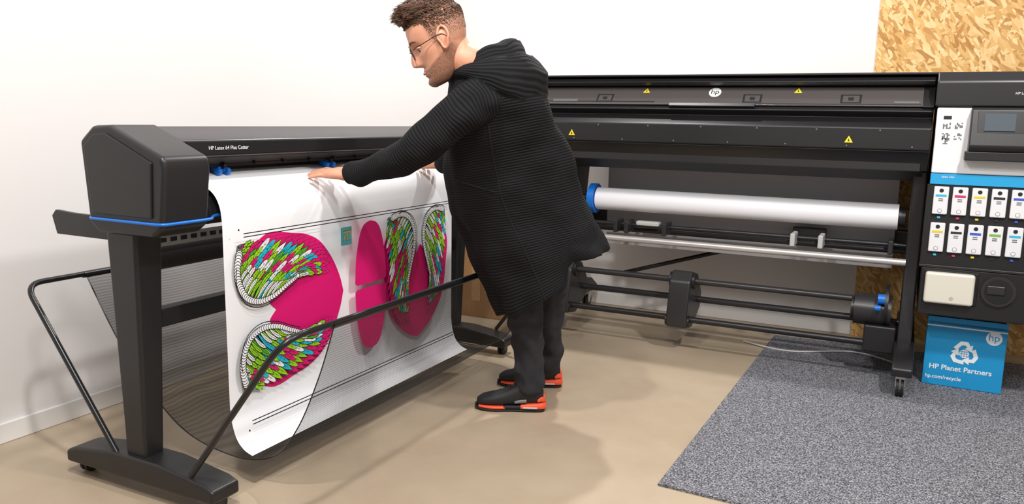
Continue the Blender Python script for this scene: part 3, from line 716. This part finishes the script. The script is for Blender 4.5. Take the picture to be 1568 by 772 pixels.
shoe('shoe_left',.148,3.18,.05); shoe('shoe_right',.235,3.49,.04)
def hand(nm,wrist,dirv,up,side,curl=.25,spread=1.0):
    X=Vector(dirv).normalized(); Z=Vector(up); Z=(Z-X*Z.dot(X)).normalized(); Y=Z.cross(X)*side
    o=Vector(wrist)
    def T(p): return o+X*p[0]+Y*p[1]+Z*p[2]
    a=Acc()
    a.add(tube_data([T((-.05,0,.0)),T((0,0,0)),T((.02,0,0))],[.027,.027,.030],20,4,ref=Z,flat=.75))
    for yy,l in ((.03,.088),(.011,.092),(-.010,.088),(-.029,.080)):
        a.add(tube_data([T((.0,yy*.55,.0)),T((.04,yy*.9,.004)),T((l,yy,.002))],[.017,.0165,.0125],14,4,ref=Z,flat=.95))
    a.add(tube_data([T((.02,.0,0)),T((.08,0,.002))],[.034,.036],20,2,ref=Z,flat=.38))
    for (yy,x0,L,r,sa) in ((.031,.088,.070,.0094,.16),(.0105,.093,.078,.0096,.04),(-.0105,.089,.072,.0092,-.07),(-.030,.080,.057,.0082,-.2)):
        sa*=spread; p=[(x0,yy,.002)]; ang=-.02; x,y,z=x0,yy,.004
        for q,(fr,bd) in enumerate(((.45,.25),(.3,1.0),(.25,.9))):
            ang-=curl*bd; x+=math.cos(ang)*L*fr*math.cos(sa); y+=math.cos(ang)*L*fr*math.sin(sa); z+=math.sin(ang)*L*fr; p.append((x,y,z))
        a.add(tube_data([T(q) for q in p],[r*1.12,r*1.02,r*.93,r*.78],14,4,ref=Z))
    a.add(tube_data([T((.018,.02,-.002)),T((.045,.045,-.006)),T((.072,.062,-.009)),T((.095,.070,-.012))],[.018,.0135,.0115,.0088],14,4,ref=Z))
    ob,_=remesh(nm,a,M_skin,MAN,.0026,3,.5,xf=W)
hand('hand_left',(-.590,2.862,.992),(-1,.42,.0),(0,-.22,1),-1,.08,1.7)
hand('hand_right',(-.30,3.485,.998),(-.55,.83,-.02),(0,0,1),1,.10,1.2)
HO=Vector((-.257,2.78,1.458)); HS=1.10
yaw=math.radians(7); pit=math.radians(28)
hx=Vector((-math.cos(pit)*math.cos(yaw),-math.cos(pit)*math.sin(yaw),-math.sin(pit)))
hz=Vector((-math.sin(pit)*math.cos(yaw),-math.sin(pit)*math.sin(yaw),math.cos(pit))); hy=hz.cross(hx)
def H(p): return W(HO+(hx*p[0]+hy*p[1]+hz*p[2])*HS)
hs=[(-.121,.074,.034,.016),(-.114,.084,.010,.032),(-.098,.088,-.015,.045),(-.075,.085,-.035,.055),(-.05,.083,-.058,.062),(-.025,.084,-.078,.068),(0,.086,-.090,.072),(.025,.088,-.097,.075),(.05,.088,-.099,.0765),(.075,.080,-.094,.073),(.095,.064,-.080,.062),(.110,.040,-.055,.043),(.118,.014,-.026,.018)]
hh=catmull(hs,8); n=96; v=[];f=[];bd=[]
def sst(a,b,x): t=max(0,min(1,(x-a)/(b-a))); return t*t*(3-2*t)
def headpt(z,xf,xb,hw,a):
    ca,sa=math.cos(a),math.sin(a); e=2/2.15
    x=(xf+xb)/2+(xf-xb)/2*math.copysign(abs(ca)**e,ca); y=hw*math.copysign(abs(sa)**e,sa)
    if ca>0:
        ay=abs(y)
        g=lambda c,s,q:math.exp(-((q-c)/s)**2)
        na=0
        if -.052<z<.028:
            na=.004+.024*sst(.025,-.032,z) if z>-.034 else .028*sst(-.052,-.036,z)
            wid=.0075+.008*sst(.01,-.035,z); 
            x+=na*math.exp(-(y/wid)**2)
            if z<-.022: x+=.010*g(.013,.006,ay)*g(-.038,.009,z)
        x-=.012*g(.031,.017,ay)*g(.006,.015,z)
        x+=.005*g(.026,.010,z)*g(0,.05,y)
        x+=.005*g(-.063,.006,z)*g(0,.022,y); x+=.005*g(-.076,.006,z)*g(0,.019,y); x-=.003*g(-.0695,.0022,z)*g(0,.024,y)
        x+=.005*g(-.104,.012,z)*g(0,.02,y); x-=.003*g(-.088,.007,z)*g(0,.03,y)
        y+=math.copysign(.004*g(-.012,.018,z)*g(.048,.018,ay),y)
    return (x,y,z)
for (z,xf,xb,hw) in hh:
    for k in range(n):
        a=2*math.pi*k/n; p=headpt(z,xf,xb,hw,a); v.append(H(p))
        x,y,zz=p
        jaw=sst(-.002,-.012,zz+.02+(x+.01)*.42)*sst(-.03,.0,x+.02)
        lip=math.exp(-((zz+.0695)/.009)**2-(y/.022)**2)*(1 if x>.05 else 0)
        m=jaw*(1-lip)
        must=math.exp(-((zz+.055)/.007)**2-(y/.03)**2)*(1 if x>.05 else 0)
        side=sst(.0,.02,zz)*sst(.038,.022,x)*.7
        side=max(side, sst(-.035,-.02,zz)*sst(-.01,-.03,x)*.6, sst(-.03,-.01,zz)*math.exp(-((x-.012)/.010)**2)*.8)
        top_=sst(.066,.078,zz)
        bd.append(min(1,max(m*.85,must*.8,side,top_)))
for i in range(len(hh)-1):
    for k in range(n): k2=(k+1)%n; f.append((i*n+k,i*n+k2,(i+1)*n+k2,(i+1)*n+k))
f.append(tuple(range(n-1,-1,-1))); b=(len(hh)-1)*n; f.append(tuple(range(b,b+n)))
ho=mesh_obj('head',v,f,M_head,MAN,smooth=True)
at=ho.data.attributes.new('beard','FLOAT','POINT'); at.data.foreach_set('value',bd)
HL=lambda p: HO+(hx*p[0]+hy*p[1]+hz*p[2])*HS
nk=[HL((-.025,0,-.01)),HL((-.03,0,-.06)),HL((-.045,0,-.10)),Vector((-.135,2.865,1.36)),Vector((-.11,2.88,1.30))]
d=tube_data(nk,[.056,.057,.060,.066,.08],32,5); mesh_obj('neck',[W(p) for p in d[0]],d[1],M_skin,MAN,smooth=True)
for sg in (1,-1):
    rim=[H((-.008+.017*math.cos(t)*(1 if math.sin(t)>-.2 else .7)-.006*math.sin(t),sg*(.076+.010*max(0,-math.cos(t))),.000+.032*math.sin(t))) for t in [k*2*math.pi/18 for k in range(19)]]
    tube('ear_rim_%s'%('l' if sg>0 else 'r'),rim,.0042,M_skin,MAN,10)
    d=tube_data([(-.010,sg*.070,.024),(-.009,sg*.075,.010),(-.006,sg*.076,-.008),(-.002,sg*.074,-.028)],[.008,.015,.013,.008],16,4,ref=(0,1,0),flat=.35)
    mesh_obj('ear_%s'%('l' if sg>0 else 'r'),[H(p) for p in d[0]],d[1],M_skin,MAN,smooth=True)
    bmv=bmesh.new(); bmesh.ops.create_uvsphere(bmv,u_segments=20,v_segments=14,radius=.0120*HS); 
    me=bpy.data.meshes.new('eye'); bmv.to_mesh(me); bmv.free(); me.materials.append(M_txt); me.transform(Matrix.Translation(H((.0612,sg*.031,.003))))
    for p in me.polygons: p.use_smooth=True
    o=bpy.data.objects.new('eye_%s'%('l' if sg>0 else 'r'),me); sc.collection.objects.link(o); attach(o,MAN)
    cyl('iris_%s'%sg,H((.0715,sg*.031,-.001)),H((.0738,sg*.031,-.0015)),.0058*HS,mat('iris',(60,45,35),.3),MAN,16)
    tube('eyelid_%s'%sg,[H(p) for p in ((.066,sg*.018,.004),(.0745,sg*.025,.008),(.0755,sg*.032,.0085),(.072,sg*.039,.007),(.064,sg*.045,.003))],.0040,M_skin,MAN,8,3)
    tube('eyebrow_%s'%sg,[H(p) for p in ((.088,sg*.014,.024),(.0885,sg*.024,.029),(.083,sg*.036,.030),(.072,sg*.048,.025))],[.002,.0036,.0032,.0015],M_hair,MAN,8,4,roundcap=True)
tube('lips',[H(p) for p in ((.078,-.020,-.070),(.0885,-.010,-.068),(.0900,0,-.069),(.0885,.010,-.068),(.078,.020,-.070))],[.0015,.0038,.0042,.0038,.0015],mat('lip',(190,126,106),.5),MAN,10,4,roundcap=True)
for sg in (1,-1):
    ring=[H((.096-.010*abs(sg*.033+.022*math.cos(t))*4*.25,sg*.033+.0225*math.cos(t),-.002+.020*math.sin(t))) for t in [k*2*math.pi/28 for k in range(29)]]
    tube('glasses_rim_%s'%sg,ring,.0013,M_wire,MAN,8)
    tube('glasses_temple_%s'%sg,[H(p) for p in ((.090,sg*.056,.006),(.080,sg*.068,.008),(.04,sg*.0775,.010),(.0,sg*.0815,.012),(-.015,sg*.080,.002),(-.022,sg*.077,-.012))],.0014,M_wire,MAN,8,4)
tube('glasses_bridge',[H(p) for p in ((.0965,-.0105,.003),(.101,0,.008),(.0965,.0105,.003))],.0013,M_wire,MAN,8,4)
hv=[];hf=[]
def tuft(base,dirs,r):
    pts=[Vector(base)]; 
    for d in dirs: pts.append(pts[-1]+Vector(d))
    k0=len(hv); m_=4
    for i,p in enumerate(pts):
        T=(pts[min(i+1,len(pts)-1)]-pts[max(i-1,0)]).normalized(); N=T.cross(Vector((.3,.5,.8))).normalized(); Bn=T.cross(N); rad=r*(1-i/(len(pts)-1))**.7+.0002
        for k in range(m_): a=2*math.pi*k/m_; hv.append(H(p+N*math.cos(a)*rad+Bn*math.sin(a)*rad))
    for i in range(len(pts)-1):
        for k in range(m_): k2=(k+1)%m_; hf.append((k0+i*m_+k,k0+i*m_+k2,k0+(i+1)*m_+k2,k0+(i+1)*m_+k))
def hinterp(z):
    for a,b in zip(hh,hh[1:]):
        if a[0]<=z<=b[0]: t=(z-a[0])/(b[0]-a[0]+1e-9); return tuple(a[i]+(b[i]-a[i])*t for i in range(4))
    return hh[-1]
rnd=random.Random(3)
for q in range(5200):
    z=rnd.uniform(.066,.1175) if q%3 else rnd.uniform(.09,.1178); s4=hinterp(z); a=rnd.uniform(0,2*math.pi); p=Vector(headpt(*s4,a))
    if p.x>.055 and z<.072: continue
    nr=Vector((p.x*1.0,p.y*1.2,(z-.0)*1.1)).normalized()
    fr=sst(-.08,.07,p.x); L=(.016+.036*fr*sst(.07,.10,z))*rnd.uniform(.8,1.2)
    if z<.08: L*=.55
    cl=Vector((noise.noise(p*45),noise.noise(p*45+Vector((3,3,3))),noise.noise(p*45+Vector((8,2,1)))))
    jit=lambda k:Vector((rnd.uniform(-k,k),rnd.uniform(-k,k),rnd.uniform(-k,k)))+cl*k*3.0
    sweep=Vector((.6,.25*math.sin(p.x*40),.15))
    d1=(nr+sweep*.3+jit(.12)).normalized()*L*.4; d2=(nr*.6+sweep*1.0+jit(.18)).normalized()*L*.35; d3=(nr*.15+sweep*1.4+jit(.25)+Vector((0,0,-.3))).normalized()*L*.3
    tuft(p-nr*.003,[d1,d2,d3],.0019)
for q in range(2600):
    z=rnd.uniform(.0,.072); s4=hinterp(z); a=rnd.uniform(.9,2*math.pi-.9); p=Vector(headpt(*s4,a))
    if p.x>.028+.25*max(0,z-.03): continue
    nr=Vector((p.x,p.y*1.3,0)).normalized(); L=.002+.007*sst(.02,.07,z)
    tuft(p-nr*.001,[(nr*.5+Vector((-.2,0,.0))).normalized()*L*.5,(nr*.3+Vector((-.5,0,-.5))).normalized()*L*.5],.0011)
mesh_obj('hair',hv,hf,M_hair,MAN,smooth=True)

# ------------------------------------------------------------------ camera
th=math.radians(9.5); rho=math.radians(1.02)
Rv=Vector((cp,sp_,0)); Fh=Vector((-sp_,cp,0)); Z=Vector((0,0,1))
Fw=Fh*math.cos(th)-Z*math.sin(th); Up=Rv.cross(Fw)
cx=Rv*math.cos(rho)+Up*math.sin(rho); cy=Up*math.cos(rho)-Rv*math.sin(rho); cz=-Fw
M=Matrix(((cx.x,cy.x,cz.x,0),(cx.y,cy.y,cz.y,0),(cx.z,cy.z,cz.z,1.2),(0,0,0,1)))
cam=bpy.data.cameras.new('camera'); cam.sensor_width=36; cam.lens=28.0; co=bpy.data.objects.new('camera',cam); sc.collection.objects.link(co); co.matrix_world=M; sc.camera=co
cam.clip_start=.05

# ------------------------------------------------------------------ light
w=bpy.data.worlds.new('world'); sc.world=w; w.use_nodes=True; w.node_tree.nodes['Background'].inputs[0].default_value=(1,.98,.965,1); w.node_tree.nodes['Background'].inputs[1].default_value=.42
def area(name,loc,tgt,size,power,c=(1,.97,.94)):
    l=bpy.data.lights.new(name,'AREA'); l.size=size; l.energy=power; l.color=c; o=bpy.data.objects.new(name,l); sc.collection.objects.link(o)
    o.location=loc; d=Vector(tgt)-Vector(loc); o.rotation_euler=d.to_track_quat('-Z','Y').to_euler(); return o
area('ceiling_light',(-1.2,1.0,3.1),(-2.2,2.6,.6),.15,50)
area('ceiling_light.001',(.8,2.0,3.1),(-.6,4.2,.6),.2,70)
area('ceiling_light.002',(-1.6,4.2,3.1),(-1.5,3.2,0),.12,52)
area('ceiling_light.003',(-.2,.2,3.1),(-1.2,3.0,.6),.5,46)
